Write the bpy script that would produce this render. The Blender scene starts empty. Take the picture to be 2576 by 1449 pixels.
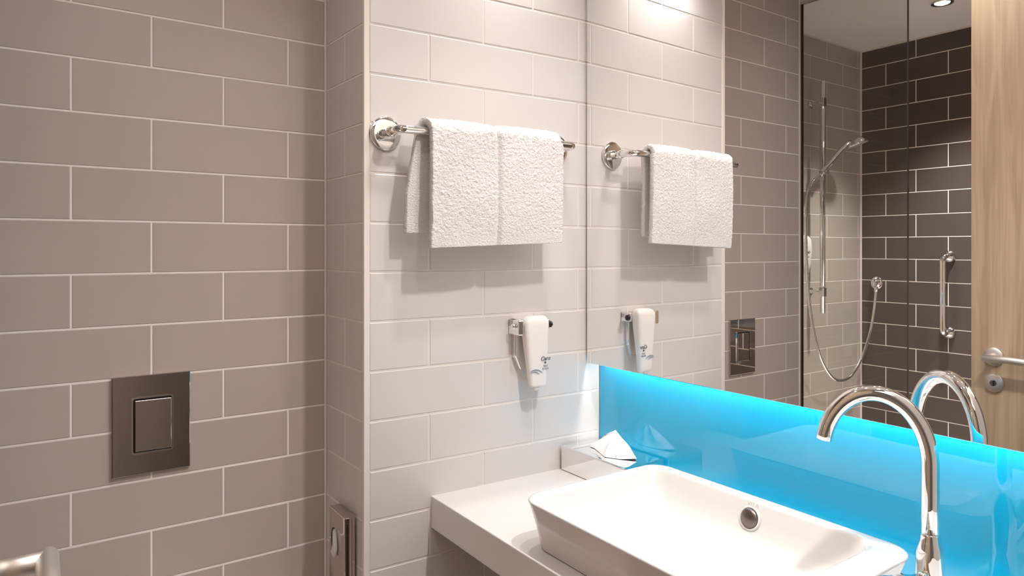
import bpy, bmesh, math, random
from mathutils import Vector, Matrix, noise

random.seed(7)
SC = bpy.context.scene
COL = SC.collection
R = math.radians

# ------------------------------------------------------------------ camera, light, exposure
H = 1.5
cam_d = bpy.data.cameras.new('camera')
cam_d.sensor_fit = 'HORIZONTAL'
cam_d.sensor_width = 36.0
cam_d.lens = 1723.66 / 2576 * 36.0
cam_d.shift_y = (625.37 - 724.5) / 2576
cam_d.clip_start = 0.02
cam = bpy.data.objects.new('camera', cam_d)
COL.objects.link(cam)
cam.location = (1.4501, -1.2577, H)
cam.rotation_euler = (R(90), 0, 0.9623)
SC.camera = cam

world = bpy.data.worlds.new('room_air')
SC.world = world
world.use_nodes = True
world.node_tree.nodes['Background'].inputs[0].default_value = (1.0, 0.86, 0.76, 1)
world.node_tree.nodes['Background'].inputs[1].default_value = 0.02

SC.view_settings.view_transform = 'Standard'
SC.view_settings.look = 'None'
SC.view_settings.gamma = 1.0
SC.view_settings.use_curve_mapping = False
SC.view_settings.exposure = 0.20
SC.cycles.use_denoising = True
SC.cycles.max_bounces = 14
SC.cycles.diffuse_bounces = 6
SC.cycles.glossy_bounces = 8
SC.cycles.transparent_max_bounces = 12
SC.cycles.caustics_reflective = True
SC.cycles.blur_glossy = 0.5
SC.cycles.sample_clamp_indirect = 6.0

CEIL = 2.575
WARM = (1.0, 0.965, 0.95)


def spot(name, x, y, power, angle=100, blend=1.0, rad=0.035, col=WARM):
    d = bpy.data.lights.new(name, 'SPOT')
    d.energy = power
    d.color = col
    d.spot_size = R(angle)
    d.spot_blend = blend
    d.shadow_soft_size = rad
    o = bpy.data.objects.new(name, d)
    COL.objects.link(o)
    o.location = (x, y, CEIL - 0.03)
    return o


LAMPS = [(0.13, -0.30, 18, 108), (0.62, -0.34, 21, 112), (0.071, -1.99, 135, 93), (1.12, -0.34, 61, 150), (0.45, -1.06, 10, 165), (0.75, -1.93, 210, 84)]  # last two are unseen, added to brighten the room and shower walls
for lx, ly, lp, la in LAMPS:
    spot('downlight_beam', lx, ly, lp, la)
# broad unseen fill light, added in the corridor outside the open doorway
ad = bpy.data.lights.new('corridor_fill_light', 'AREA')
ad.shape = 'RECTANGLE'; ad.size = 0.7; ad.size_y = 1.6; ad.energy = 8; ad.color = WARM
al = bpy.data.objects.new('corridor_fill_light', ad); COL.objects.link(al)
al.location = (1.98, -0.95, CEIL - 0.02)

# ------------------------------------------------------------------ materials


def mat(name, color, rough=0.5, metal=0.0, ior=1.5, coat=0.0, spec=0.5):
    m = bpy.data.materials.new(name)
    m.use_nodes = True
    b = m.node_tree.nodes['Principled BSDF']
    b.inputs['Base Color'].default_value = (*color, 1)
    b.inputs['Roughness'].default_value = rough
    b.inputs['Metallic'].default_value = metal
    b.inputs['IOR'].default_value = ior
    b.inputs['Coat Weight'].default_value = coat
    b.inputs['Coat Roughness'].default_value = 0.03
    b.inputs['Specular IOR Level'].default_value = spec
    return m


def nodes(m):
    nt = m.node_tree
    return nt, nt.nodes, nt.links, nt.nodes['Principled BSDF']


def vary(m, color, amt=0.05, scale=3.0, bump=0.0, bscale=60.0):
    """small per-object tone shift plus soft noise in the glaze"""
    nt, N, L, b = nodes(m)
    info = N.new('ShaderNodeObjectInfo')
    tc = N.new('ShaderNodeTexCoord')
    nz = N.new('ShaderNodeTexNoise')
    nz.inputs['Scale'].default_value = scale
    L.new(tc.outputs['Object'], nz.inputs['Vector'])
    add = N.new('ShaderNodeMath'); add.operation = 'ADD'
    L.new(info.outputs['Random'], add.inputs[0]); L.new(nz.outputs['Fac'], add.inputs[1])
    mr = N.new('ShaderNodeMapRange')
    mr.inputs['From Min'].default_value = 0.3; mr.inputs['From Max'].default_value = 1.7
    mr.inputs['To Min'].default_value = 1 - amt; mr.inputs['To Max'].default_value = 1 + amt
    L.new(add.outputs[0], mr.inputs['Value'])
    vm = N.new('ShaderNodeVectorMath'); vm.operation = 'SCALE'
    vm.inputs[0].default_value = color
    L.new(mr.outputs['Result'], vm.inputs['Scale'])
    L.new(vm.outputs['Vector'], b.inputs['Base Color'])
    if bump:
        n2 = N.new('ShaderNodeTexNoise'); n2.inputs['Scale'].default_value = bscale
        L.new(tc.outputs['Object'], n2.inputs['Vector'])
        bp = N.new('ShaderNodeBump'); bp.inputs['Strength'].default_value = bump
        bp.inputs['Distance'].default_value = 0.002
        L.new(n2.outputs['Fac'], bp.inputs['Height'])
        L.new(bp.outputs['Normal'], b.inputs['Normal'])
    return m


GREY = (0.50, 0.425, 0.375)
WHITE = (0.66, 0.612, 0.58)
DARK = (0.088, 0.069, 0.060)
M = {}
M['grey_tile'] = vary(mat('grey_tile_glaze', GREY, 0.34), GREY, 0.025)
M['white_tile'] = vary(mat('white_tile_glaze', WHITE, 0.22), WHITE, 0.015)
M['dark_tile'] = vary(mat('dark_tile_glaze', DARK, 0.32), DARK, 0.05)
M['grout'] = mat('pale_grout', (0.92, 0.85, 0.79), 0.85)
M['white_grout'] = mat('white_grout', (0.74, 0.67, 0.62), 0.85)
M['trim'] = mat('cream_tile_edge', (0.76, 0.69, 0.63), 0.4)
M['ceiling'] = mat('ceiling_paint', (0.90, 0.865, 0.83), 0.9)
M['floor'] = vary(mat('floor_stone', (0.17, 0.14, 0.12), 0.4), (0.17, 0.14, 0.12), 0.15, 8)
M['wall_paint'] = mat('corridor_paint', (0.48, 0.42, 0.37), 0.9)
M['chrome'] = mat('polished_chrome', (0.90, 0.89, 0.88), 0.035, 1.0)
M['plate'] = mat('mirror_polished_plate', (0.68, 0.60, 0.575), 0.02, 1.0)
M['steel'] = mat('brushed_steel', (0.80, 0.76, 0.72), 0.45, 1.0)
M['bronze'] = mat('warm_brushed_metal', (0.50, 0.42, 0.36), 0.3, 1.0)
M['mirror'] = mat('silvered_glass', (0.93, 0.925, 0.915), 0.0, 1.0)
M['blue'] = mat('back_painted_blue_glass', (0.008, 0.375, 0.63), 0.010, 0.0, 1.78, 0.0, 0.5)
M['ceramic'] = mat('glazed_white_ceramic', (0.78, 0.735, 0.705), 0.12, 0.0, 1.5, 0.5)
M['counter'] = mat('white_solid_surface', (0.73, 0.685, 0.655), 0.3)
M['plastic'] = mat('white_plastic', (0.80, 0.74, 0.69), 0.35)
M['cream'] = mat('cream_plastic', (0.70, 0.60, 0.50), 0.4)
M['tissue'] = mat('tissue_paper', (0.85, 0.81, 0.78), 0.9)
M['black'] = mat('black_rubber', (0.012, 0.010, 0.010), 0.4)
M['dark_cap'] = mat('dark_metal_cap', (0.20, 0.16, 0.145), 0.3, 0.9)
M['ink'] = mat('dark_print', (0.03, 0.03, 0.05), 0.6)
M['ink_grey'] = mat('grey_blue_print', (0.22, 0.24, 0.36), 0.6)
M['ink_pale'] = mat('pale_grey_print', (0.55, 0.52, 0.50), 0.6)
M['spray'] = mat('grey_rubber_spray_face', (0.35, 0.31, 0.30), 0.6)
M['seal'] = mat('dark_glass_seal', (0.06, 0.05, 0.045), 0.5)

# towel
m = mat('terry_cotton', (0.76, 0.72, 0.695), 0.95, spec=0.1)
nt, N, L, b = nodes(m)
b.inputs['Sheen Weight'].default_value = 0.3
tc = N.new('ShaderNodeTexCoord')
n1 = N.new('ShaderNodeTexNoise'); n1.inputs['Scale'].default_value = 330; n1.inputs['Detail'].default_value = 3
L.new(tc.outputs['Object'], n1.inputs['Vector'])
bp = N.new('ShaderNodeBump'); bp.inputs['Strength'].default_value = 0.85; bp.inputs['Distance'].default_value = 0.004
L.new(n1.outputs['Fac'], bp.inputs['Height']); L.new(bp.outputs['Normal'], b.inputs['Normal'])
M['terry'] = m

# wood door
m = mat('pale_oak_veneer', (0.45, 0.29, 0.17), 0.5)
nt, N, L, b = nodes(m)
tc = N.new('ShaderNodeTexCoord')
mp = N.new('ShaderNodeMapping'); mp.inputs['Scale'].default_value = (9.0, 9.0, 0.55)
L.new(tc.outputs['Object'], mp.inputs['Vector'])
wv = N.new('ShaderNodeTexNoise'); wv.inputs['Scale'].default_value = 3.2
wv.inputs['Detail'].default_value = 6; wv.inputs['Distortion'].default_value = 1.4
L.new(mp.outputs['Vector'], wv.inputs['Vector'])
mp2 = N.new('ShaderNodeMapping'); mp2.inputs['Scale'].default_value = (160.0, 160.0, 2.2)
L.new(tc.outputs['Object'], mp2.inputs['Vector'])
fn = N.new('ShaderNodeTexNoise'); fn.inputs['Scale'].default_value = 1.5; fn.inputs['Detail'].default_value = 4
L.new(mp2.outputs['Vector'], fn.inputs['Vector'])
mx = N.new('ShaderNodeMath'); mx.operation = 'MULTIPLY_ADD'; mx.inputs[1].default_value = 0.45
L.new(fn.outputs['Fac'], mx.inputs[0]); L.new(wv.outputs['Fac'], mx.inputs[2])
cr = N.new('ShaderNodeValToRGB')
e = cr.color_ramp.elements
e[0].position = 0.42; e[0].color = (0.36, 0.245, 0.155, 1)
e[1].position = 0.95; e[1].color = (0.55, 0.405, 0.275, 1)
L.new(mx.outputs[0], cr.inputs['Fac']); L.new(cr.outputs['Color'], b.inputs['Base Color'])
M['wood'] = m

# clear glass: transparent with Fresnel reflection
m = bpy.data.materials.new('clear_glass')
m.use_nodes = True
nt = m.node_tree; N = nt.nodes; L = nt.links
N.remove(N['Principled BSDF'])
out = N['Material Output']
tr = N.new('ShaderNodeBsdfTransparent'); tr.inputs[0].default_value = (0.93, 0.95, 0.93, 1)
gl = N.new('ShaderNodeBsdfGlossy'); gl.inputs['Roughness'].default_value = 0.0
fr = N.new('ShaderNodeFresnel'); fr.inputs['IOR'].default_value = 1.45
mixn = N.new('ShaderNodeMixShader')
L.new(fr.outputs[0], mixn.inputs[0]); L.new(tr.outputs[0], mixn.inputs[1]); L.new(gl.outputs[0], mixn.inputs[2])
L.new(mixn.outputs[0], out.inputs['Surface'])
M['glass'] = m


def emis(name, color, strength):
    m = bpy.data.materials.new(name)
    m.use_nodes = True
    nt = m.node_tree
    nt.nodes.remove(nt.nodes['Principled BSDF'])
    e = nt.nodes.new('ShaderNodeEmission')
    e.inputs[0].default_value = (*color, 1)
    e.inputs[1].default_value = strength
    nt.links.new(e.outputs[0], nt.nodes['Material Output'].inputs['Surface'])
    return m


M['lamp'] = emis('lamp_lens_glow', (1.0, 0.93, 0.85), 12.0)
M['led'] = emis('led_strip_glow', (1.0, 0.965, 0.93), 47.0)

# ------------------------------------------------------------------ builders


def link_mesh(name, bm, m, parent=None, smooth=False, loc=None, mats=None):
    me = bpy.data.meshes.new(name)
    bmesh.ops.recalc_face_normals(bm, faces=bm.faces)
    bm.to_mesh(me)
    bm.free()
    for mm in (mats or [m]):
        me.materials.append(mm)
    if smooth:
        for p in me.polygons:
            p.use_smooth = True
    o = bpy.data.objects.new(name, me)
    COL.objects.link(o)
    if parent is not None:
        o.parent = parent
    if loc is not None:
        o.location = loc
    return o


def thing(name, label, cat, loc=(0, 0, 0), rz=0.0, group=None):
    o = bpy.data.objects.new(name, None)
    o.empty_display_size = 0.05
    COL.objects.link(o)
    o.location = loc
    o.rotation_euler = (0, 0, rz)
    return tag(o, label, cat, group)


def tag(o, label, cat=None, group=None, kind=None):
    o['label'] = label
    if cat:
        o['category'] = cat
    if group:
        o['group'] = group
    if kind:
        o['kind'] = kind
    return o


def box(bm, x0, x1, y0, y1, z0, z1, bev=0.0, seg=2, mi=0):
    r = bmesh.ops.create_cube(bm, size=1.0)
    vs = r['verts']
    for v in vs:
        v.co = Vector(((x0 + x1) / 2 + v.co.x * (x1 - x0), (y0 + y1) / 2 + v.co.y * (y1 - y0), (z0 + z1) / 2 + v.co.z * (z1 - z0)))
    fs = list({f for v in vs for f in v.link_faces})
    for f in fs:
        f.material_index = mi
    if bev:
        es = list({e for v in vs for e in v.link_edges})
        bmesh.ops.bevel(bm, geom=es, offset=bev, segments=seg, affect='EDGES', profile=0.5)
    return bm


def tube(bm, pts, r, n=20, cap=True, rs=None):
    pts = [Vector(p) for p in pts]
    rs = rs or [r] * len(pts)
    rings = []
    up = None
    for i, p in enumerate(pts):
        if i == 0:
            t = pts[1] - pts[0]
        elif i == len(pts) - 1:
            t = pts[-1] - pts[-2]
        else:
            t = (pts[i + 1] - p).normalized() + (p - pts[i - 1]).normalized()
        t.normalize()
        if up is None:
            a = Vector((0, 0, 1)) if abs(t.z) < 0.9 else Vector((1, 0, 0))
            up = (a - t * a.dot(t)).normalized()
        else:
            up = (up - t * up.dot(t)).normalized()
        s = t.cross(up)
        rings.append([bm.verts.new(p + (up * math.cos(2 * math.pi * k / n) + s * math.sin(2 * math.pi * k / n)) * rs[i]) for k in range(n)])
    for a, b2 in zip(rings, rings[1:]):
        for k in range(n):
            bm.faces.new((a[k], a[(k + 1) % n], b2[(k + 1) % n], b2[k]))
    if cap:
        bm.faces.new(list(reversed(rings[0])))
        bm.faces.new(rings[-1])
    return bm


def lathe(bm, prof, origin, axis=(0, 0, 1), n=32, cap=True):
    """prof: (radius, height) along axis"""
    ax = Vector(axis).normalized()
    a = Vector((0, 0, 1)) if abs(ax.z) < 0.9 else Vector((1, 0, 0))
    u = (a - ax * a.dot(ax)).normalized()
    w = ax.cross(u)
    o = Vector(origin)
    rings = []
    for r, h in prof:
        if r < 1e-6:
            rings.append([bm.verts.new(o + ax * h)])
        else:
            rings.append([bm.verts.new(o + ax * h + (u * math.cos(2 * math.pi * k / n) + w * math.sin(2 * math.pi * k / n)) * r) for k in range(n)])
    for A, B in zip(rings, rings[1:]):
        for k in range(n):
            k2 = (k + 1) % n
            if len(A) == 1 and len(B) == 1:
                continue
            if len(A) == 1:
                bm.faces.new((A[0], B[k2], B[k]))
            elif len(B) == 1:
                bm.faces.new((A[k], A[k2], B[0]))
            else:
                bm.faces.new((A[k], A[k2], B[k2], B[k]))
    for ring, rev in ((rings[0], True), (rings[-1], False)):
        if len(ring) > 1 and cap:
            bm.faces.new(list(reversed(ring)) if rev else ring)
    return bm


def rrect(x0, x1, y0, y1, r, n=8):
    pts = []
    r = min(r, (x1 - x0) / 2 - 1e-4, (y1 - y0) / 2 - 1e-4)
    for cx, cy, a0 in ((x1 - r, y1 - r, 0), (x0 + r, y1 - r, 90), (x0 + r, y0 + r, 180), (x1 - r, y0 + r, 270)):
        for k in range(n + 1):
            a = R(a0 + 90 * k / n)
            pts.append((cx + r * math.cos(a), cy + r * math.sin(a)))
    return pts


def loft(bm, loops, cap0=True, cap1=True, mi=0):
    rings = [[bm.verts.new(p) for p in lp] for lp in loops]
    for A, B in zip(rings, rings[1:]):
        n = len(A)
        for k in range(n):
            f = bm.faces.new((A[k], A[(k + 1) % n], B[(k + 1) % n], B[k]))
            f.material_index = mi
    if cap0:
        bm.faces.new(list(reversed(rings[0]))).material_index = mi
    if cap1:
        bm.faces.new(rings[-1]).material_index = mi
    return bm


def prism(bm, poly, axis, a0, a1, bev=0.0):
    """extrude 2-D polygon; axis 'x' -> poly in (y,z), 'y' -> (x,z), 'z' -> (x,y)"""
    def P(p, a):
        return {'x': (a, p[0], p[1]), 'y': (p[0], a, p[1]), 'z': (p[0], p[1], a)}[axis]
    A = [bm.verts.new(P(p, a0)) for p in poly]
    B = [bm.verts.new(P(p, a1)) for p in poly]
    n = len(A)
    fs = [bm.faces.new((A[k], A[(k + 1) % n], B[(k + 1) % n], B[k])) for k in range(n)]
    fs += [bm.faces.new(list(reversed(A))), bm.faces.new(B)]
    if bev:
        bmesh.ops.recalc_face_normals(bm, faces=fs)
        es = list({e for f in fs for e in f.edges})
        bmesh.ops.bevel(bm, geom=es, offset=bev, segments=2, affect='EDGES', profile=0.5)
    return bm


def text_mesh(name, body, size, m, parent, matrix, extrude=0.0002, shear=0.0, space=1.0):
    c = bpy.data.curves.new(name, 'FONT')
    c.body = body
    c.size = size
    c.extrude = extrude
    c.align_x = 'CENTER'; c.align_y = 'CENTER'
    c.shear = shear
    c.space_character = space
    c.resolution_u = 3
    tmp = bpy.data.objects.new(name, c)
    COL.objects.link(tmp)
    bpy.context.view_layer.update()
    me = bpy.data.meshes.new_from_object(tmp.evaluated_get(bpy.context.evaluated_depsgraph_get()))
    bpy.data.objects.remove(tmp)
    me.materials.clear(); me.materials.append(m)
    o = bpy.data.objects.new(name, me)
    COL.objects.link(o)
    o.parent = parent
    o.matrix_local = matrix
    return o


# ------------------------------------------------------------------ tiled walls
P_ROW = 0.1146          # row pitch
Z_LINE = H - 0.0546     # joint line of row 0
HALF = 0.151            # half tile pitch
T_DEPTH = 0.006
_tiles = {}


def tile_mesh(w, h, m, bev):
    key = (round(w, 4), round(h, 4), m.name)
    if key in _tiles:
        return _tiles[key]
    bm = bmesh.new()
    x, z = w / 2, h / 2
    f = [bm.verts.new(p) for p in ((-x + bev, 0, -z + bev), (x - bev, 0, -z + bev), (x - bev, 0, z - bev), (-x + bev, 0, z - bev))]
    s = [bm.verts.new(p) for p in ((-x, bev * .7, -z), (x, bev * .7, -z), (x, bev * .7, z), (-x, bev * .7, z))]
    k = [bm.verts.new(p) for p in ((-x, T_DEPTH, -z), (x, T_DEPTH, -z), (x, T_DEPTH, z), (-x, T_DEPTH, z))]
    bm.faces.new(f)
    for A, B in ((f, s), (s, k)):
        for i in range(4):
            bm.faces.new((A[i], B[i], B[(i + 1) % 4], A[(i + 1) % 4]))
    bmesh.ops.recalc_face_normals(bm, faces=bm.faces)
    me = bpy.data.meshes.new('tile')
    bm.to_mesh(me); bm.free()
    me.materials.append(m)
    _tiles[key] = me
    return me


def lay_tiles(wall, face, rz, u0, u1, z0, z1, joint, even_first, m, gap=0.004, bev=0.0012):
    """face: world point with u=0 on the finished tile face; u runs along the wall's local +x after rotation rz.
    joint: u of a vertical joint in even rows (even_first) or odd rows."""
    ux, uy = math.cos(rz), math.sin(rz)
    r_lo = math.floor((Z_LINE - z1) / P_ROW)
    r_hi = math.ceil((Z_LINE - z0) / P_ROW)
    for r in range(r_lo, r_hi):
        zt = min(Z_LINE - r * P_ROW - gap / 2, z1)
        zb = max(Z_LINE - (r + 1) * P_ROW + gap / 2, z0)
        if zt - zb < 0.008:
            continue
        j = joint + (0 if (r % 2 == 0) == even_first else HALF)
        k0 = math.floor((u0 - j) / (2 * HALF))
        k1 = math.ceil((u1 - j) / (2 * HALF))
        for k in range(k0, k1):
            a = max(j + k * 2 * HALF + gap / 2, u0)
            b2 = min(j + (k + 1) * 2 * HALF - gap / 2, u1)
            if b2 - a < 0.008:
                continue
            o = bpy.data.objects.new('tile', tile_mesh(b2 - a, zt - zb, m, bev))
            COL.objects.link(o)
            o.parent = wall
            uc = (a + b2) / 2
            off = (random.random() - .5) * 0.0003
            o.location = (face[0] + ux * uc - uy * off, face[1] + uy * uc + ux * off, (zt + zb) / 2)
            o.rotation_euler = ((random.random() - .5) * 0.002, 0, rz + (random.random() - .5) * 0.002)


def slab(name, x0, x1, y0, y1, z0, z1, m, label, kind='structure'):
    o = link_mesh(name, box(bmesh.new(), x0, x1, y0, y1, z0, z1), m)
    return tag(o, label, kind=kind)


AX = -0.2619                       # left wall face
BT = -0.0451                       # slight skew of the white wall
BDIR = Vector((math.sin(BT), -math.cos(BT), 0))   # along the white wall away from the mirror
BN = Vector((math.cos(BT), math.sin(BT), 0))      # its outward normal
B_LEN = 0.6385
BE = BDIR * B_LEN                  # outer corner of the white wall
AC = Vector((AX, -0.6456, 0))      # inner corner grey / return
A_END = -1.4509                    # where the left wall ends at the shower screen
SX = -0.5277                       # shower side wall face
SY = -2.4371                       # shower back wall face
DEPTH = 0.0012                     # joints recessed behind tile faces
Z_LOW = 0.30

slab('floor', -0.75, 2.6, -2.6, 0.2, -0.05, 0.0, M['floor'], 'dark stone bathroom floor')
slab('ceiling', -0.75, 2.6, -2.6, 0.2, CEIL, CEIL + 0.06, M['ceiling'], 'pale painted bathroom ceiling with recessed downlights')

wA = slab('wall_left', -0.60, AX - DEPTH, A_END, AC.y + 0.02, 0, CEIL, M['grout'], 'left wall of glossy grey tiles with pale joints')
lay_tiles(wA, (AX, 0), R(90), A_END + 0.006, AC.y - 0.004, Z_LOW, CEIL - 0.004, -1.1949, True, M['grey_tile'])

# boxed-out wall: solid prism, white tiles on its long face, grey tiles on its narrow return
bmx = bmesh.new()
i1 = BE - BN * DEPTH
prism(bmx, [(AX - 0.05, AC.y + DEPTH), (i1.x, i1.y + DEPTH), (0.0 - DEPTH - BDIR.x * 0.15, 0.15), (AX - 0.05, 0.15)], 'z', 0, CEIL)
wB = tag(link_mesh('wall_far', bmx, M['white_grout']), 'white tiled wall beside the mirror carrying the towel rail', kind='structure')
lay_tiles(wB, (0, 0), R(90) + BT, -B_LEN + 0.012, 0.048, Z_LOW, CEIL - 0.004, -0.4767, False, M['white_tile'], gap=0.0036, bev=0.002)
rc = math.atan2(BE.y - AC.y, BE.x - AC.x)
clen = math.hypot(BE.y - AC.y, BE.x - AC.x)
bmc = bmesh.new()
box(bmc, 0, clen - 0.008, DEPTH, 0.02, 0, CEIL)
wC = tag(link_mesh('wall_return', bmc, M['grout']), 'narrow white tiled return between grey wall and white wall', kind='structure')
wC.location = (AC.x, AC.y, 0)
wC.rotation_euler = (0, 0, rc)
lay_tiles(wC, (0, 0), 0, 0.004, clen - 0.011, Z_LOW, CEIL - 0.004, 0.118, False, M['white_tile'], gap=0.0028, bev=0.0015)

wD = slab('wall_mirror', -0.05, 2.6, 0.058, 0.16, 0, CEIL, M['white_grout'], 'wall behind the mirror and the blue glass')
wS = slab('wall_shower_side', SX - 0.12, SX - DEPTH, SY - 0.1, A_END + 0.05, 0, CEIL, M['grout'], 'grey tiled side wall of the shower')
lay_tiles(wS, (SX, 0), R(90), SY + 0.004, A_END - 0.004, Z_LOW, CEIL - 0.004, -1.9571, False, M['grey_tile'])
slab('floor_shower', SX, 1.36, SY, A_END - 0.005, 0.0, 0.012, M['ceramic'], 'white shower tray floor')
wE = slab('wall_shower_back', SX - 0.02, 1.45, SY - 0.1, SY - DEPTH, 0, CEIL, M['grout'], 'dark grey tiled back wall of the shower')
# u runs toward -x on this wall (it faces +y)
lay_tiles(wE, (0, SY), R(180), -1.36, -SX - 0.004, Z_LOW, CEIL - 0.004, 0.3939, False, M['dark_tile'], gap=0.0042)

# right wall with the doorway the camera stands in
slab('wall_right', 1.36, 1.45, -0.42, 0.10, 0, CEIL, M['wall_paint'], 'painted wall right of the wash basin')
slab('wall_right_rear', 1.36, 1.45, SY - 0.05, -1.40, 0, CEIL, M['wall_paint'], 'painted wall between doorway and shower')
slab('wall_right_lintel', 1.36, 1.45, -1.40, -0.42, 2.545, CEIL, M['wall_paint'], 'painted wall over the doorway')
slab('wall_corridor', 2.5, 2.6, -2.6, 0.2, 0, CEIL, M['wall_paint'], 'corridor wall outside the doorway')
slab('wall_corridor_near', 1.45, 2.6, 0.058, 0.2, 0, CEIL, M['wall_paint'], 'corridor end wall beside the basin')
slab('wall_corridor_rear', 1.45, 2.6, -2.6, SY, 0, CEIL, M['wall_paint'], 'corridor end wall beside the shower')


def strip(name, x, y, rz, w, d, z0, z1, m, label):
    o = link_mesh(name, box(bmesh.new(), -w / 2, w / 2, -d, d, z0, z1, 0.0015), m)
    o.location = (x, y, 0)
    o.rotation_euler = (0, 0, rz)
    return tag(o, label, kind='structure')


strip('trim_1', BE.x - 0.003, BE.y + 0.003, rc, 0.011, 0.0065, 0.0, CEIL, M['trim'], 'cream edge strip on outer corner of white wall')
strip('trim_2', AC.x + 0.0015, AC.y - 0.0015, R(45), 0.006, 0.003, 0.0, CEIL, M['trim'], 'pale sealant line in inner corner of grey wall')
strip('trim_3', AX - 0.001, A_END + 0.005, 0, 0.010, 0.0085, 0.0, CEIL, M['trim'], 'cream edge strip where grey wall meets shower screen')
strip('trim_4', SX + 0.001, SY + 0.001, R(45), 0.009, 0.005, 0.0, CEIL, M['trim'], 'pale sealant line in shower corner')
o = link_mesh('trim_5', box(bmesh.new(), SX, 1.36, SY - 0.001, SY + 0.004, CEIL - 0.009, CEIL), M['trim'])
tag(o, 'pale sealant line along ceiling over dark tiles', kind='structure')
o = link_mesh('trim_6', box(bmesh.new(), SX - 0.001, SX + 0.004, SY, A_END, CEIL - 0.008, CEIL), M['trim'])
tag(o, 'pale sealant line along ceiling over grey shower tiles', kind='structure')

# ------------------------------------------------------------------ counter, splashback, mirror
CZ = 0.9017
bm = bmesh.new()
poly = [(-0.0255, -0.4705), (1.358, -0.4705), (1.358, 0.0505), (-0.004, 0.0505)]
prism(bm, poly, 'z', CZ - 0.077, CZ, 0.0022)
o = link_mesh('washbasin_counter', bm, M['counter'])
tag(o, 'long white vanity worktop with thick front edge under the basin', 'worktop')

GY = 0.0507
o = link_mesh('glass_splashback', box(bmesh.new(), 0.004, 1.356, GY, GY + 0.0072, CZ + 0.0005, 1.60, 0.0008, 1), M['blue'])
tag(o, 'glossy sky blue glass splashback behind the basin below the mirror', 'splashback')

MB = 1.1833
mroot = thing('wall_mirror_panel', 'large frameless mirror above the blue splashback', 'mirror', (0.008, 0.0, MB))
bm = bmesh.new()
box(bm, 0, 1.348, 0, 0.006, 0, CEIL - 0.004 - MB, 0.0012, 1)
link_mesh('mirror_glass', bm, M['mirror'], mroot)
bm = bmesh.new()
box(bm, 0.006, 1.342, 0.0064, 0.049, 0.082, 1.37)
box(bm, 0.0005, 0.028, 0.0064, 0.049, 0.018, 1.37)  # left batten, added to keep strip light from leaking up the gap
link_mesh('backing_frame', bm, M['trim'], mroot)
bm = bmesh.new()
box(bm, 0.030, 1.33, 0.012, 0.026, 0.075, 0.0816)
link_mesh('light_strip', bm, M['led'], mroot)['label'] = 'glowing cool white light strip behind lower mirror edge'

# ------------------------------------------------------------------ wash basin
bx0, bx1, by0, by1 = 0.331, 0.910, -0.4600, -0.0670
RZ = 1.003
broot = thing('wash_basin', 'white rectangular countertop basin with rounded corners beside the tall tap', 'basin', (0, 0, 0))
bm = bmesh.new()


def ring(ix0, ix1, iy0, iy1, r, z):
    return [(x, y, z) for x, y in rrect(bx0 + ix0, bx1 - ix1, by0 + iy0, by1 - iy1, r + 0.009, 10)]


loops = [
    ring(0.012, 0.034, 0.029, 0.034, 0.032, CZ + 0.0004),
    ring(0.009, 0.030, 0.026, 0.030, 0.033, CZ + 0.004),
    ring(0.0065, 0.022, 0.020, 0.022, 0.034, CZ + 0.032),
    ring(0.004, 0.012, 0.011, 0.012, 0.035, CZ + 0.064),
    ring(0.0018, 0.0042, 0.004, 0.004, 0.036, CZ + 0.086),
    ring(0.001, 0.001, 0.001, 0.001, 0.036, RZ - 0.006),
    ring(0.000, 0.000, 0.000, 0.000, 0.036, RZ - 0.003),
    ring(0.0015, 0.0015, 0.0015, 0.0015, 0.036, RZ - 0.0006),
    ring(0.004, 0.005, 0.004, 0.005, 0.035, RZ),
    ring(0.010, 0.050, 0.010, 0.015, 0.034, RZ - 0.0002),
    ring(0.0135, 0.056, 0.0135, 0.0195, 0.034, RZ - 0.0022),
    ring(0.016, 0.060, 0.016, 0.023, 0.034, RZ - 0.008),
    ring(0.021, 0.067, 0.020, 0.028, 0.035, RZ - 0.030),
    ring(0.030, 0.078, 0.036, 0.040, 0.040, RZ - 0.056),
    ring(0.044, 0.094, 0.050, 0.054, 0.044, RZ - 0.072),
    ring(0.080, 0.130, 0.070, 0.085, 0.050, RZ - 0.080),
    ring(0.160, 0.200, 0.130, 0.140, 0.030, RZ - 0.083),
    ring(0.250, 0.290, 0.185, 0.190, 0.008, RZ - 0.084),
]
loft(bm, loops)
bowl = link_mesh('bowl', bm, M['ceramic'], broot, smooth=True)
# overflow on the back inner wall
ofc = Vector((0.6098, -0.0995, 0.968))
ofn = Vector((0, -0.955, 0.30)).normalized()
bm = bmesh.new()
lathe(bm, [(0.0235, -0.004), (0.0235, 0.0025), (0.0205, 0.0045), (0.0190, 0.003), (0.0190, -0.004)], ofc, ofn, 36)
link_mesh('overflow_ring', bm, M['ceramic'], broot, smooth=True)
bm = bmesh.new()
lathe(bm, [(0.0188, 0.002), (0.0188, 0.005), (0.014, 0.0080), (0.007, 0.0095), (0, 0.0100)], ofc, ofn, 36)
link_mesh('overflow_cap', bm, M['dark_cap'], broot, smooth=True)['label'] = 'round dark metal overflow cap'
tm = Matrix.Translation(Vector((0.6135, -0.0948, 0.9945)) + ofn * 0.0008) @ Matrix.Rotation(R(90) - math.asin(ofn.z), 4, 'X')
text_mesh('lettering', 'VILA', 0.011, M['ink_pale'], broot, tm, 0.0004, space=1.25)

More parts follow.
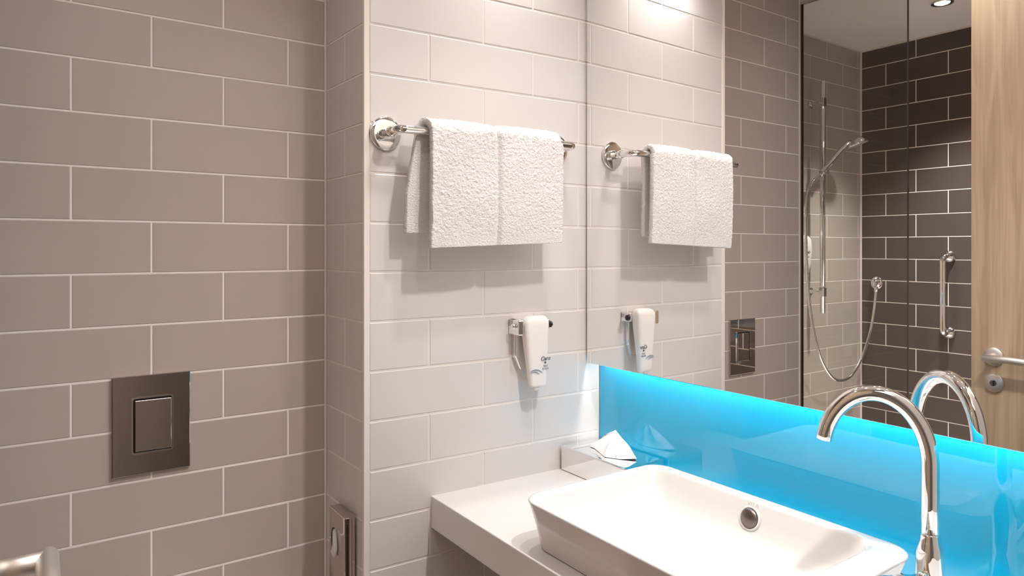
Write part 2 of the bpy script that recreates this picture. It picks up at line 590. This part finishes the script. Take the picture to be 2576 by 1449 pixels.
# ------------------------------------------------------------------ tap
fx, fy = 0.937, -0.0909
froot = thing('basin_tap', 'tall chrome swan-neck tap standing behind the basin corner', 'tap', (fx, fy, CZ))
fd = Vector((math.cos(R(207)), math.sin(R(207)), 0))
a_, b_, zc = 0.0778, 0.107, 1.156 - CZ
pts = [Vector((0, 0, 1.0483 - CZ + 0.0006)), Vector((0, 0, 1.09 - CZ)), Vector((0, 0, 1.13 - CZ))]
for k in range(0, 43):
    th = R(168) * k / 42
    pts.append(fd * (a_ * (1 - math.cos(th))) + Vector((0, 0, zc + b_ * math.sin(th))))
bm = bmesh.new()
tube(bm, pts, 0.0130, 32)
link_mesh('spout', bm, M['chrome'], froot, smooth=False)
for p in froot.children[-1].data.polygons:
    p.use_smooth = len(p.vertices) == 4
bm = bmesh.new()
tt = (pts[-1] - pts[-2]).normalized()
lathe(bm, [(0.0108, 0), (0.0108, 0.0012), (0.0085, 0.0016), (0, 0.0010)], pts[-1], tt, 24)
link_mesh('aerator', bm, M['steel'], froot, smooth=True)
bm = bmesh.new()
lathe(bm, [(0.0245, 0.0), (0.0245, 0.004), (0.0215, 0.010), (0.0208, 0.05), (0.0200, 0.090), (0.0196, 0.114), (0.0185, 0.124),
           (0.0150, 0.135), (0.0137, 0.1425), (0.0134, 0.1455), (0.0125, 0.1462)], (0, 0, 0), (0, 0, 1), 40)
bd = link_mesh('tap_body', bm, M['chrome'], froot, smooth=True)
ld = Vector((0.0, -1.0, 0)).normalized()
bm = bmesh.new()
lw = Vector((-ld.y, ld.x, 0))
lp = []
for s, w, zt, zb in ((0.012, 0.0125, 0.083, 0.060), (0.03, 0.0130, 0.085, 0.063), (0.08, 0.0125, 0.0985, 0.082), (0.138, 0.0115, 0.1130, 0.101), (0.1425, 0.010, 0.1125, 0.103)):
    c = ld * s
    lp.append([c + lw * w + Vector((0, 0, zt)), c - lw * w + Vector((0, 0, zt)), c - lw * w + Vector((0, 0, zb)), c + lw * w + Vector((0, 0, zb))])
loft(bm, lp)
bmesh.ops.recalc_face_normals(bm, faces=bm.faces)
bmesh.ops.bevel(bm, geom=bm.edges[:], offset=0.002, segments=2, affect='EDGES', profile=0.5)
link_mesh('lever', bm, M['chrome'], froot)
bm = bmesh.new()
lathe(bm, [(0.0075, 0.0), (0.0075, 0.0035), (0.005, 0.0065), (0, 0.0075)], ld * 0.026 + Vector((0, 0, 0.0845)), (0, 0, 1), 24)
link_mesh('screw_cap', bm, M['chrome'], froot, smooth=True)

# ------------------------------------------------------------------ towel rail and towel (wall-local frame: x = out of wall, y = along toward mirror)
RZB = BT


def wall_thing(name, label, cat, u, z, group=None):
    """Empty on the white wall at distance u (negative) from the mirror plane; local x points out of the wall"""
    p = -BDIR * u
    return thing(name, label, cat, (p.x, p.y, z), RZB, group)


rr = wall_thing('towel_rail', 'chrome U-shaped towel rail on the white tiled wall', 'towel rail', -0.590, 1.767)
RL = 0.487
for s, yy in ((1, 0.0), (-1, RL)):
    bm = bmesh.new()
    lathe(bm, [(0.0375, 0.0002), (0.0375, 0.0065), (0.0368, 0.0082), (0.0355, 0.0088), (0.026, 0.0090), (0.012, 0.0092)], (0, yy, 0), (1, 0, 0), 48)
    for v in bm.verts:
        v.co.z *= 1.06
    link_mesh('flange', bm, M['chrome'], rr, smooth=True)
bm = bmesh.new()
ro, rad = 0.086, 0.016
pts = [Vector((0.009, 0, 0)), Vector((0.035, 0, 0)), Vector((ro - rad, 0, 0))]
for k in range(1, 9):
    a = R(90) * k / 8
    pts.append(Vector((ro - rad + rad * math.sin(a), rad - rad * math.cos(a), 0)))
pts += [Vector((ro, RL * f, 0)) for f in (0.2, 0.5, 0.8)]
for k in range(0, 9):
    a = R(90) * k / 8
    pts.append(Vector((ro - rad + rad * math.cos(a), RL - rad + rad * math.sin(a), 0)))
pts += [Vector((0.035, RL, 0)), Vector((0.009, RL, 0))]
tube(bm, pts, 0.0098, 24)
link_mesh('bar', bm, M['chrome'], rr, smooth=True)
for yy in (0.0, RL):
    bm = bmesh.new()
    lathe(bm, [(0.0118, 0.0), (0.0118, 0.034), (0.0108, 0.0355)], (0.0092, yy, 0), (1, 0, 0), 28)
    link_mesh('collar', bm, M['chrome'], rr, smooth=True)

# towel: closed sheet bent over the bar
tw = wall_thing('hand_towel', 'folded white terry hand towel hung over the chrome rail', 'towel', -0.535, 1.767)
NY, TH = 230, 0.013
z_top = 0.0285
zf, zbk = -0.262, -0.232
bo = 0.086
rt = 0.0185
prof = []
nf, na, nb = 150, 40, 90
for k in range(nf):            # front going up
    s = k / nf
    z = zf + (0 - zf) * s
    prof.append((bo + rt + 0.004 * math.sin(math.pi * s) - 0.006 * (1 - s), z, 1, 0, s))
for k in range(na + 1):
    a = math.pi * k / na
    prof.append((bo + rt * math.cos(a), (rt + 0.002) * math.sin(a), math.cos(a), math.sin(a), 1 + k / na))
for k in range(1, nb + 1):
    s = k / nb
    prof.append((bo - rt - 0.010 * s, zbk * s, -1, 0, 2 + s))
bm = bmesh.new()
outer, inner = [], []
L_T = 0.372
for (px, pz, nx, nz, s) in prof:
    ro_, ri_ = [], []
    if s < 1:
        y0, y1 = 0.012, L_T + 0.006
    elif s <= 2:
        y0, y1 = 0.012 - 0.018 * (s - 1), L_T
    else:
        y0, y1 = -0.006 - 0.022 * min(1, (s - 2) * 1.6), L_T - 0.012 * (s - 2)
    for i in range(NY + 1):
        t = i / NY
        y = y0 + (y1 - y0) * t
        # soft groove down the middle of the front where the two folded sides meet
        g = math.exp(-((t - 0.485) / 0.014) ** 2) * (0.0075 if s < 1.6 else 0.0)
        puff = 0.0045 * (math.sin(math.pi * min(1, t / 0.485)) if t < 0.485 else math.sin(math.pi * (t - 0.485) / 0.515)) ** 0.5 if s < 1.7 else 0.0
        edge = 0.0035 * math.exp(-(t / 0.03) ** 2)
        droop = 0.0
        if s < 0.3:
            droop = -0.004 * (1 - t) * (1 - s / 0.3) + 0.010 * t * (1 - s / 0.3)
        wob = 0.003 * noise.noise(Vector((y * 9, s * 2.5, 3.1)))
        pile = 0.0
        if 0.03 < s:
            q = Vector((y * 290, pz * 290, px * 290))
            pile = 0.0017 * noise.noise(q) + 0.0013 * noise.noise(q * 0.55 + Vector((7, 3, 1)))
            if s < 0.09:
                pile *= 0.35
        d = TH / 2 + puff - g + edge + pile
        ro_.append(bm.verts.new((px + nx * d + wob, y + 0.002 * noise.noise(Vector((s * 6, t * 3, 9))) * (1 if i in (0, NY) else 0), pz + nz * d + droop)))
        ri_.append(bm.verts.new((px - nx * TH / 2 + wob, y, pz - nz * TH / 2 * 0.6 + droop)))
    outer.append(ro_)
    inner.append(ri_)
n = len(prof)
for j in range(n - 1):
    for i in range(NY):
        bm.faces.new((outer[j][i], outer[j][i + 1], outer[j + 1][i + 1], outer[j + 1][i]))
        bm.faces.new((inner[j][i], inner[j + 1][i], inner[j + 1][i + 1], inner[j][i + 1]))
    bm.faces.new((outer[j][0], outer[j + 1][0], inner[j + 1][0], inner[j][0]))
    bm.faces.new((outer[j][NY], inner[j][NY], inner[j + 1][NY], outer[j + 1][NY]))
for i in range(NY):
    bm.faces.new((outer[0][i], inner[0][i], inner[0][i + 1], outer[0][i + 1]))
    bm.faces.new((outer[-1][i], outer[-1][i + 1], inner[-1][i + 1], inner[-1][i]))
link_mesh('terry_cloth', bm, M['terry'], tw, smooth=True)

# ------------------------------------------------------------------ soap dispenser on the white wall
sd = wall_thing('soap_dispenser', 'white soap bottle in chrome bracket on white wall beside mirror', 'soap dispenser', -0.205, 1.235)
bm = bmesh.new()    # wall plate with pointed lower end, poly in (y, z)
prism(bm, [(-0.036, 0.062), (-0.036, -0.012), (-0.020, -0.048), (0.035, -0.048), (0.045, 0.0), (0.045, 0.062)], 'x', 0.0004, 0.016, 0.002)
link_mesh('wall_plate', bm, M['chrome'], sd)
bm = bmesh.new()
box(bm, 0.0004, 0.050, -0.047, -0.031, 0.044, 0.083, 0.003)
box(bm, 0.0004, 0.026, -0.047, 0.062, 0.062, 0.083, 0.003)
box(bm, 0.0004, 0.034, 0.050, 0.062, 0.054, 0.080, 0.003)
link_mesh('clamp_arm', bm, M['chrome'], sd)
for yy, dy in ((-0.0468, -1), (0.0618, 1)):
    bm = bmesh.new()
    lathe(bm, [(0.0085, 0), (0.0085, 0.005), (0.006, 0.008), (0, 0.0085)], (0.030, yy, 0.066), (0, dy, 0), 20)
    link_mesh('pin', bm, M['chrome'] if dy < 0 else M['black'], sd, smooth=True)
bm = bmesh.new()
lps = []
for z, w, d, c in ((-0.090, 0.040, 0.012, 0.0485), (-0.089, 0.048, 0.017, 0.0475), (-0.084, 0.051, 0.019, 0.047), (-0.03, 0.060, 0.025, 0.045), (0.03, 0.068, 0.032, 0.042),
                   (0.066, 0.073, 0.036, 0.0405), (0.078, 0.072, 0.035, 0.0405), (0.085, 0.066, 0.030, 0.040), (0.090, 0.052, 0.022, 0.040), (0.0915, 0.034, 0.012, 0.040)):
    yc = 0.0085 + (0.075 - w) * 0.17
    lps.append([(x, y, z) for x, y in rrect(c - d / 2, c + d / 2, yc - w / 2, yc + w / 2, min(0.010, d * 0.42), 6)])
loft(bm, lps)
link_mesh('bottle', bm, M['plastic'], sd, smooth=True)
bm = bmesh.new()
lps = []
for z, w, d, c in ((-0.1, 0.014, 0.010, 0.047), (-0.088, 0.016, 0.012, 0.047)):
    lps.append([(x, y, z) for x, y in rrect(c - d / 2, c + d / 2, 0.008 - w / 2, 0.008 + w / 2, 0.003, 3)])
loft(bm, lps)
link_mesh('nozzle', bm, M['plastic'], sd, smooth=True)


def front_x(z):   # bottle front face depth
    return 0.0483 + (z + 0.084) / 0.15 * 0.0025 + 0.0096 + (z + 0.03) * 0.018


def on_bottle(y, z):
    return Matrix.Translation((front_x(z) + 0.0004, y, z)) @ Matrix.Rotation(R(90), 4, 'Z') @ Matrix.Rotation(R(90), 4, 'X')


text_mesh('print', 'Care', 0.0150, M['ink'], sd, on_bottle(0.029, -0.018), 0.0004, 0.25)
bm = bmesh.new()
lathe(bm, [(0.0024, 0), (0.0024, 0.0008), (0, 0.0009)], (front_x(-0.028), 0.029, -0.028), (1, 0, 0), 16)
link_mesh('printed_dot', bm, M['ink'], sd)
text_mesh('small_print', 'hand\n& body', 0.0068, M['ink_grey'], sd, on_bottle(0.030, -0.040), 0.0004)
for k, (r0, zc_) in enumerate(((0.030, -0.066), (0.022, -0.064))):
    bm = bmesh.new()
    A, B = [], []
    for i in range(13):
        a = R(120 - 80 * i / 12)
        w = 0.0013 * math.sin(math.pi * (i + 0.6) / 13.2) + 0.0003
        for lst, r in ((A, r0 - w), (B, r0 + w)):
            y = -0.002 + k * -0.004 + r * math.cos(a)
            z = zc_ - 0.006 + r * math.sin(a) * 0.9
            lst.append(bm.verts.new((front_x(z) + 0.0005, y, z)))
    for i in range(12):
        bm.faces.new((A[i], A[i + 1], B[i + 1], B[i]))
    link_mesh('printed_arc', bm, M['ink_grey'], sd)

# ------------------------------------------------------------------ tissue box and tissue
tb = thing('tissue_box', 'polished chrome tissue box in the corner beside the basin', 'tissue box', (0.004, -0.0895, CZ))
bw, bd_, bh = 0.249, 0.134, 0.067
bm = bmesh.new()
box(bm, 0, bw, 0, bd_, 0.0004, bh, 0.004, 3)
link_mesh('cover', bm, M['chrome'], tb, smooth=False)
bm = bmesh.new()
ell = [(bw * 0.5 + 0.058 * math.cos(2 * math.pi * k / 40), bd_ * 0.44 + 0.010 * math.sin(2 * math.pi * k / 40), bh + 0.0003) for k in range(40)]
ell2 = [(x, y, bh + 0.0007) for x, y, z in ell]
loft(bm, [ell, ell2])
link_mesh('slot', bm, M['black'], tb)

# tissue: pleated sail standing out of the slot
ts = thing('paper_tissue', 'white paper tissue peaking out of the chrome box', 'tissue', (0.004, -0.0895, CZ + bh))
bm = bmesh.new()
apex = Vector((0.128, 0.080, 0.056))
base = [(0.052, 0.056, 0.003), (0.080, 0.050, 0.0012), (0.112, 0.038, 0.0009), (0.150, 0.022, 0.0009), (0.186, 0.042, 0.0009), (0.214, 0.072, 0.004),
        (0.180, 0.096, 0.0009), (0.135, 0.104, 0.0009), (0.090, 0.092, 0.0009)]
NB, NR = len(base) * 4, 12
rows_ = []
for j in range(NR + 1):
    t = j / NR
    ringv = []
    for i in range(NB):
        f = i / 4
        i0 = int(f) % len(base); i1 = (i0 + 1) % len(base); w = f - int(f)
        p = Vector(base[i0]) * (1 - w) + Vector(base[i1]) * w
        q = p.lerp(apex, t)
        q += Vector((0.25, 1, 0)) * 0.0075 * math.sin(i * 0.9) * t * (1 - t) * 2
        q.z += 0.006 * math.sin(math.pi * t) * noise.noise(Vector((i * 0.3, t * 2, 0)))
        ringv.append(bm.verts.new(q))
    rows_.append(ringv)
for A, B in zip(rows_, rows_[1:]):
    for i in range(NB):
        try:
            bm.faces.new((A[i], A[(i + 1) % NB], B[(i + 1) % NB], B[i]))
        except ValueError:
            pass
link_mesh('tissue_sheet', bm, M['tissue'], ts, smooth=True)

# ------------------------------------------------------------------ flush plate on the grey wall
fp = thing('flush_plate', 'square chrome toilet flush plate on the grey tiled wall', 'flush plate', (AX, -1.044, 1.112))
bm = bmesh.new()
box(bm, 0.0002, 0.009, -0.078, 0.078, -0.109, 0.109, 0.0016, 2)
link_mesh('plate', bm, M['plate'], fp)
bm = bmesh.new()
o_ = rrect(-0.0415, 0.0415, -0.0625, 0.0625, 0.006, 4)
i_ = rrect(-0.0385, 0.0385, -0.0595, 0.0595, 0.005, 4)
y_off = 0.001
loft(bm, [[(0.0085, y + y_off, z - 0.001) for y, z in o_], [(0.0118, y + y_off, z - 0.001) for y, z in o_],
          [(0.0118, y + y_off, z - 0.001) for y, z in i_], [(0.0085, y + y_off, z - 0.001) for y, z in i_]], False, False)
link_mesh('button_frame', bm, M['chrome'], fp)
bm = bmesh.new()
box(bm, 0.0088, 0.0092, -0.0375, 0.0395, -0.0602, 0.0582)
link_mesh('button_recess', bm, M['black'], fp)
bm = bmesh.new()
box(bm, 0.0093, 0.0132, -0.0340, 0.0385, -0.0570, 0.0545, 0.0012, 2)
for v in bm.verts:
    v.co.x += 0.0012 * (v.co.y / 0.04)
link_mesh('flush_button', bm, M['plate'], fp)

# ------------------------------------------------------------------ chrome bag dispenser on the return
bgx0, bgx1, bgy = -0.1712, -0.0706, -0.6432
bgd = thing('bag_dispenser', 'chrome hygiene bag dispenser on the narrow tiled return', 'dispenser', (bgx0, bgy, 0.60))
bgw = bgx1 - bgx0
bm = bmesh.new()
box(bm, 0, bgw, -0.0265, -0.001, 0, 0.2755, 0.002)
link_mesh('case', bm, M['plate'], bgd)
bm = bmesh.new()
pts = []
for k in range(28):
    a = 2 * math.pi * k / 28
    pts.append((bgw * 0.30 + 0.017 * math.cos(a), 0.202 + 0.030 * math.sin(a)))
loft(bm, [[(x, -0.0268, z) for x, z in pts], [(x, -0.0272, z) for x, z in pts]])
link_mesh('slot', bm, M['black'], bgd)
bm = bmesh.new()
pts = [(bgw * .26, .178), (bgw * .50, .170), (bgw * .58, .190), (bgw * .54, .222), (bgw * .42, .236), (bgw * .40, .200)]
loft(bm, [[(x, -0.0273, z) for x, z in pts], [(x + .001, -0.0345, z - .003) for x, z in pts]])
bmesh.ops.recalc_face_normals(bm, faces=bm.faces)
bmesh.ops.bevel(bm, geom=bm.edges[:], offset=0.0015, segments=2, affect='EDGES')
link_mesh('paper_bag', bm, M['tissue'], bgd, smooth=True)['label'] = 'white bag edge poking out of the slot'
bm = bmesh.new()
box(bm, bgw + 0.0002, bgw + 0.0012, -0.0215, -0.0185, 0.02, 0.262)
link_mesh('case_seam', bm, M['black'], bgd)

# ------------------------------------------------------------------ shower screen
scr = thing('shower_screen', 'clear glass shower screen fixed at the end of the grey wall', 'shower screen', (AX, A_END, 0))
bm = bmesh.new()
box(bm, 0.0045, 0.441, -0.004, 0.004, 0.01, 2.548)
link_mesh('glass_pane', bm, M['glass'], scr)
bm = bmesh.new()
box(bm, 0.0043, 0.0100, -0.0065, -0.0043, 0.0, 2.56)
box(bm, 0.0043, 0.0100, 0.0043, 0.0065, 0.0, 2.56)
link_mesh('wall_channel', bm, M['seal'], scr)
bm = bmesh.new()
box(bm, 0.002, 0.4425, -0.009, 0.009, 2.5485, CEIL - 0.001)
link_mesh('ceiling_channel', bm, M['steel'], scr)
bm = bmesh.new()
box(bm, 0.4412, 0.4442, -0.0042, 0.0042, 0.01, 2.548)
link_mesh('edge_seal', bm, M['seal'], scr)

# ------------------------------------------------------------------ shower fittings on the side wall
rx, ry = -0.4577, -1.9485
sr = thing('shower_rail', 'vertical chrome shower rail on the grey tiles behind glass', 'shower rail', (rx, ry, 1.18))
bm = bmesh.new()
tube(bm, [(0, 0, 0), (0, 0, 0.5), (0, 0, 1.15)], 0.0125, 24)
link_mesh('rail_tube', bm, M['chrome'], sr, smooth=True)
for zz in (0.105, 1.045):
    bm = bmesh.new()
    lathe(bm, [(0.018, 0.0003), (0.018, 0.010), (0.011, 0.012), (0.011, 0.058)], (SX - rx, 0, zz), (1, 0, 0), 24)
    box(bm, -0.014, 0.014, -0.014, 0.014, zz - 0.022, zz + 0.022, 0.003)
    link_mesh('rail_bracket', bm, M['chrome'], sr)
bm = bmesh.new()
box(bm, -0.018, 0.016, -0.034, 0.022, 0.690, 0.722, 0.005)
ca = Vector((0.018, -0.060, 0.060)).normalized()
lathe(bm, [(0.0145, 0.0), (0.0185, 0.0), (0.0205, 0.026), (0.0165, 0.026), (0.0145, 0.0)], Vector((0.0277, 0.0435, 0.698)) - ca * 0.012, ca, 24, False)
link_mesh('slider', bm, M['chrome'], sr)

hs = thing('hand_shower', 'chrome hand shower tilted in the slider of the rail', 'hand shower', (-0.430, -1.905, 1.878))
bm = bmesh.new()
hp = [Vector((-0.004, 0.018, -0.022)), Vector((0, 0, 0.0)), Vector((0.018, -0.060, 0.060)), Vector((0.036, -0.105, 0.108)), Vector((0.050, -0.135, 0.137)), Vector((0.060, -0.158, 0.150))]
tube(bm, hp, 0.012, 24, True, [0.0105, 0.012, 0.0135, 0.0150, 0.0160, 0.013])
link_mesh('handle', bm, M['chrome'], hs, smooth=True)
hc = Vector((0.070, -0.181, 0.143))
hn = Vector((0.28, -0.22, -0.93)).normalized()
bm = bmesh.new()
lathe(bm, [(0, -0.028), (0.022, -0.027), (0.041, -0.019), (0.050, -0.006), (0.053, 0.004), (0.051, 0.008)], hc, hn, 36)
link_mesh('shower_head', bm, M['chrome'], hs, smooth=True)
bm = bmesh.new()
lathe(bm, [(0.0495, 0.0082), (0.0495, 0.0098), (0.042, 0.0108), (0, 0.0108)], hc, hn, 36)
link_mesh('spray_face', bm, M['spray'], hs, smooth=True)

HOSE = [(-0.434, -1.887, 1.856), (-0.439, -1.832, 1.822), (-0.44, -1.797, 1.76), (-0.44, -1.780, 1.68), (-0.44, -1.775, 1.586), (-0.44, -1.785, 1.377), (-0.439, -1.804, 1.242), (-0.439, -1.837, 1.106),
        (-0.437, -1.889, 0.976), (-0.436, -1.967, 0.881), (-0.434, -2.053, 0.838), (-0.431, -2.16, 0.851), (-0.429, -2.263, 0.934), (-0.427, -2.339, 1.052),
        (-0.426, -2.381, 1.175), (-0.426, -2.400, 1.272)]


def smooth_path(P, sub=6):
    P = [Vector(p) for p in P]
    Q = []
    for i in range(len(P) - 1):
        p0, p1, p2, p3 = P[max(i - 1, 0)], P[i], P[i + 1], P[min(i + 2, len(P) - 1)]
        for k in range(sub):
            t = k / sub
            Q.append(0.5 * ((2 * p1) + (p2 - p0) * t + (2 * p0 - 5 * p1 + 4 * p2 - p3) * t * t + (3 * p1 - p0 - 3 * p2 + p3) * t ** 3))
    Q.append(P[-1])
    return Q


bm = bmesh.new()
hpts = smooth_path(HOSE, 22)
tube(bm, hpts, 0.0075, 12, True, [0.0078 if k % 2 else 0.0068 for k in range(len(hpts))])
ho = link_mesh('shower_hose', bm, M['chrome'], None, smooth=True)
tag(ho, 'flexible chrome shower hose looping down from the hand shower', 'hose')

wo = thing('hose_outlet', 'round chrome hose outlet on the dark tiled shower wall', 'wall outlet', (-0.440, SY, 1.316))
bm = bmesh.new()
lathe(bm, [(0.032, 0.0003), (0.032, 0.006), (0.028, 0.010), (0.017, 0.012), (0.016, 0.034), (0.012, 0.040), (0, 0.041)], (0, 0, 0), (0, 1, 0), 36)
for v in bm.verts:
    v.co.z *= 1.08
link_mesh('outlet_body', bm, M['chrome'], wo, smooth=True)
bm = bmesh.new()
lathe(bm, [(0.0105, 0.0), (0.0105, 0.024), (0.0085, 0.028)], (0.014, 0.036, -0.045), (0, 0, 1), 24)
link_mesh('hose_nut', bm, M['chrome'], wo, smooth=True)

# shower gel bottle on the wall by the screen
sg = thing('shower_gel_dispenser', 'white shower gel bottle on the grey wall behind the glass', 'soap dispenser', (SX, -1.849, 1.378))
bm = bmesh.new()
lps = []
for z, w, d in ((0.0, 0.050, 0.030), (0.003, 0.058, 0.036), (0.05, 0.068, 0.042), (0.12, 0.076, 0.046), (0.165, 0.070, 0.044), (0.182, 0.054, 0.036), (0.188, 0.036, 0.022)):
    lps.append([(x, y, z) for x, y in rrect(0.006 + 0.004, 0.006 + d + 0.004, -w / 2, w / 2, 0.010, 5)])
loft(bm, lps)
link_mesh('bottle', bm, M['plastic'], sg, smooth=True)
bm = bmesh.new()
box(bm, 0.0004, 0.009, -0.024, 0.024, 0.02, 0.17, 0.002)
link_mesh('wall_plate', bm, M['chrome'], sg)
text_mesh('print', 'Care', 0.016, M['ink'], sg, Matrix.Translation((0.0565, 0, 0.105)) @ Matrix.Rotation(R(90), 4, 'Z') @ Matrix.Rotation(R(90), 4, 'X'), 0.0004, 0.25)
text_mesh('small_print', 'body', 0.010, M['ink_grey'], sg, Matrix.Translation((0.0548, 0, 0.082)) @ Matrix.Rotation(R(90), 4, 'Z') @ Matrix.Rotation(R(90), 4, 'X'), 0.0004)

# grab handle on the back wall
gh = thing('grab_handle', 'short vertical chrome grab handle on the dark shower wall', 'grab handle', (-0.0895, SY, 1.085))
for zz in (0.0, 0.375):
    bm = bmesh.new()
    lathe(bm, [(0.031, 0.0003), (0.031, 0.006), (0.026, 0.016), (0.016, 0.026), (0.013, 0.030)], (0, 0, zz), (0, 1, 0), 32)
    link_mesh('mount', bm, M['chrome'], gh, smooth=True)
bm = bmesh.new()
pts = [Vector((0, 0.020, 0.0))]
for k in range(0, 9):
    a = R(90) * k / 8
    pts.append(Vector((0, 0.040 + 0.024 * math.sin(a), 0.024 - 0.024 * math.cos(a))))
for k in range(0, 9):
    a = R(90) * k / 8
    pts.append(Vector((0, 0.040 + 0.024 * math.cos(a), 0.351 + 0.024 * math.sin(a))))
pts.append(Vector((0, 0.020, 0.375)))
tube(bm, pts, 0.0135, 24)
link_mesh('grip', bm, M['chrome'], gh, smooth=True)

# ------------------------------------------------------------------ door leaf standing open beside the camera
DX0, DY = 0.4515, -1.302
door = tag(link_mesh('door_1', box(bmesh.new(), DX0, 1.345, DY - 0.042, DY, 0.008, 2.535, 0.0015), M['wood']), 'pale wood door leaf standing open near the shower', kind='structure')


def door_part(name, bm, m, smooth=True):
    return link_mesh(name, bm, m, door, smooth)


hx, hz = 0.5180, 1.1490
bm = bmesh.new()
lathe(bm, [(0.0285, 0.0002), (0.0285, 0.006), (0.027, 0.008), (0.012, 0.0085)], (hx, DY, hz), (0, 1, 0), 40)
for v in bm.verts:
    v.co.z = hz + (v.co.z - hz) * 1.06
hr = door_part('handle_rose', bm, M['steel'])
bm = bmesh.new()
LY = -1.246
tube(bm, [Vector((hx, DY + 0.008, hz)), Vector((hx, DY + 0.030, hz)), Vector((hx, LY + 0.004, hz))], 0.0108, 28)
lever = [Vector((hx - 0.0125, LY, hz)), Vector((hx - 0.011, LY, hz)), Vector((hx + 0.06, LY, hz)), Vector((hx + 0.125, LY, hz - 0.002)), Vector((hx + 0.130, LY, hz - 0.002))]
tube(bm, lever, 0.0115, 28, True, [0.0098, 0.0115, 0.0112, 0.011, 0.0095])
lv = door_part('lever_handle', bm, M['steel'])
lx_, lz_ = 0.5184, 1.0640
bm = bmesh.new()
lathe(bm, [(0.0285, 0.0002), (0.0285, 0.006), (0.027, 0.008), (0.010, 0.0082)], (lx_, DY, lz_), (0, 1, 0), 40)
for v in bm.verts:
    v.co.z = lz_ + (v.co.z - lz_) * 1.06
door_part('lock_rose', bm, M['steel'])
bm = bmesh.new()
lathe(bm, [(0.0095, 0.008), (0.0095, 0.010), (0.0085, 0.0105)], (lx_, DY, lz_), (0, 1, 0), 28)
box(bm, lx_ - 0.0022, lx_ + 0.0022, DY + 0.0100, DY + 0.019, lz_ - 0.009, lz_ + 0.009, 0.001)
door_part('thumb_turn', bm, M['dark_cap'], False)

# ------------------------------------------------------------------ recessed downlights, the last two added for fill
names = ['recessed downlight above the towel rail', 'recessed downlight above the wash basin', 'recessed downlight in the shower ceiling', 'recessed downlight above the right end of the worktop', 'added fill downlight in the middle of the bathroom ceiling', 'added fill downlight at the right end of the shower ceiling']
for (lx, ly, lp, la), nm in zip(LAMPS, names):
    t = thing('downlight', nm, 'ceiling light', (lx, ly, CEIL), 0, 'ceiling downlights')
    bm = bmesh.new()
    lathe(bm, [(0.043, -0.0005), (0.045, -0.004), (0.041, -0.008), (0.033, -0.006), (0.030, -0.0012)], (0, 0, 0), (0, 0, 1), 40)
    link_mesh('trim_ring', bm, M['chrome'], t, smooth=True)
    bm = bmesh.new()
    lathe(bm, [(0.0295, -0.0008), (0.0295, -0.0045), (0, -0.0070)], (0, 0, 0), (0, 0, 1), 32)
    link_mesh('lamp_lens', bm, M['lamp'], t, smooth=True)
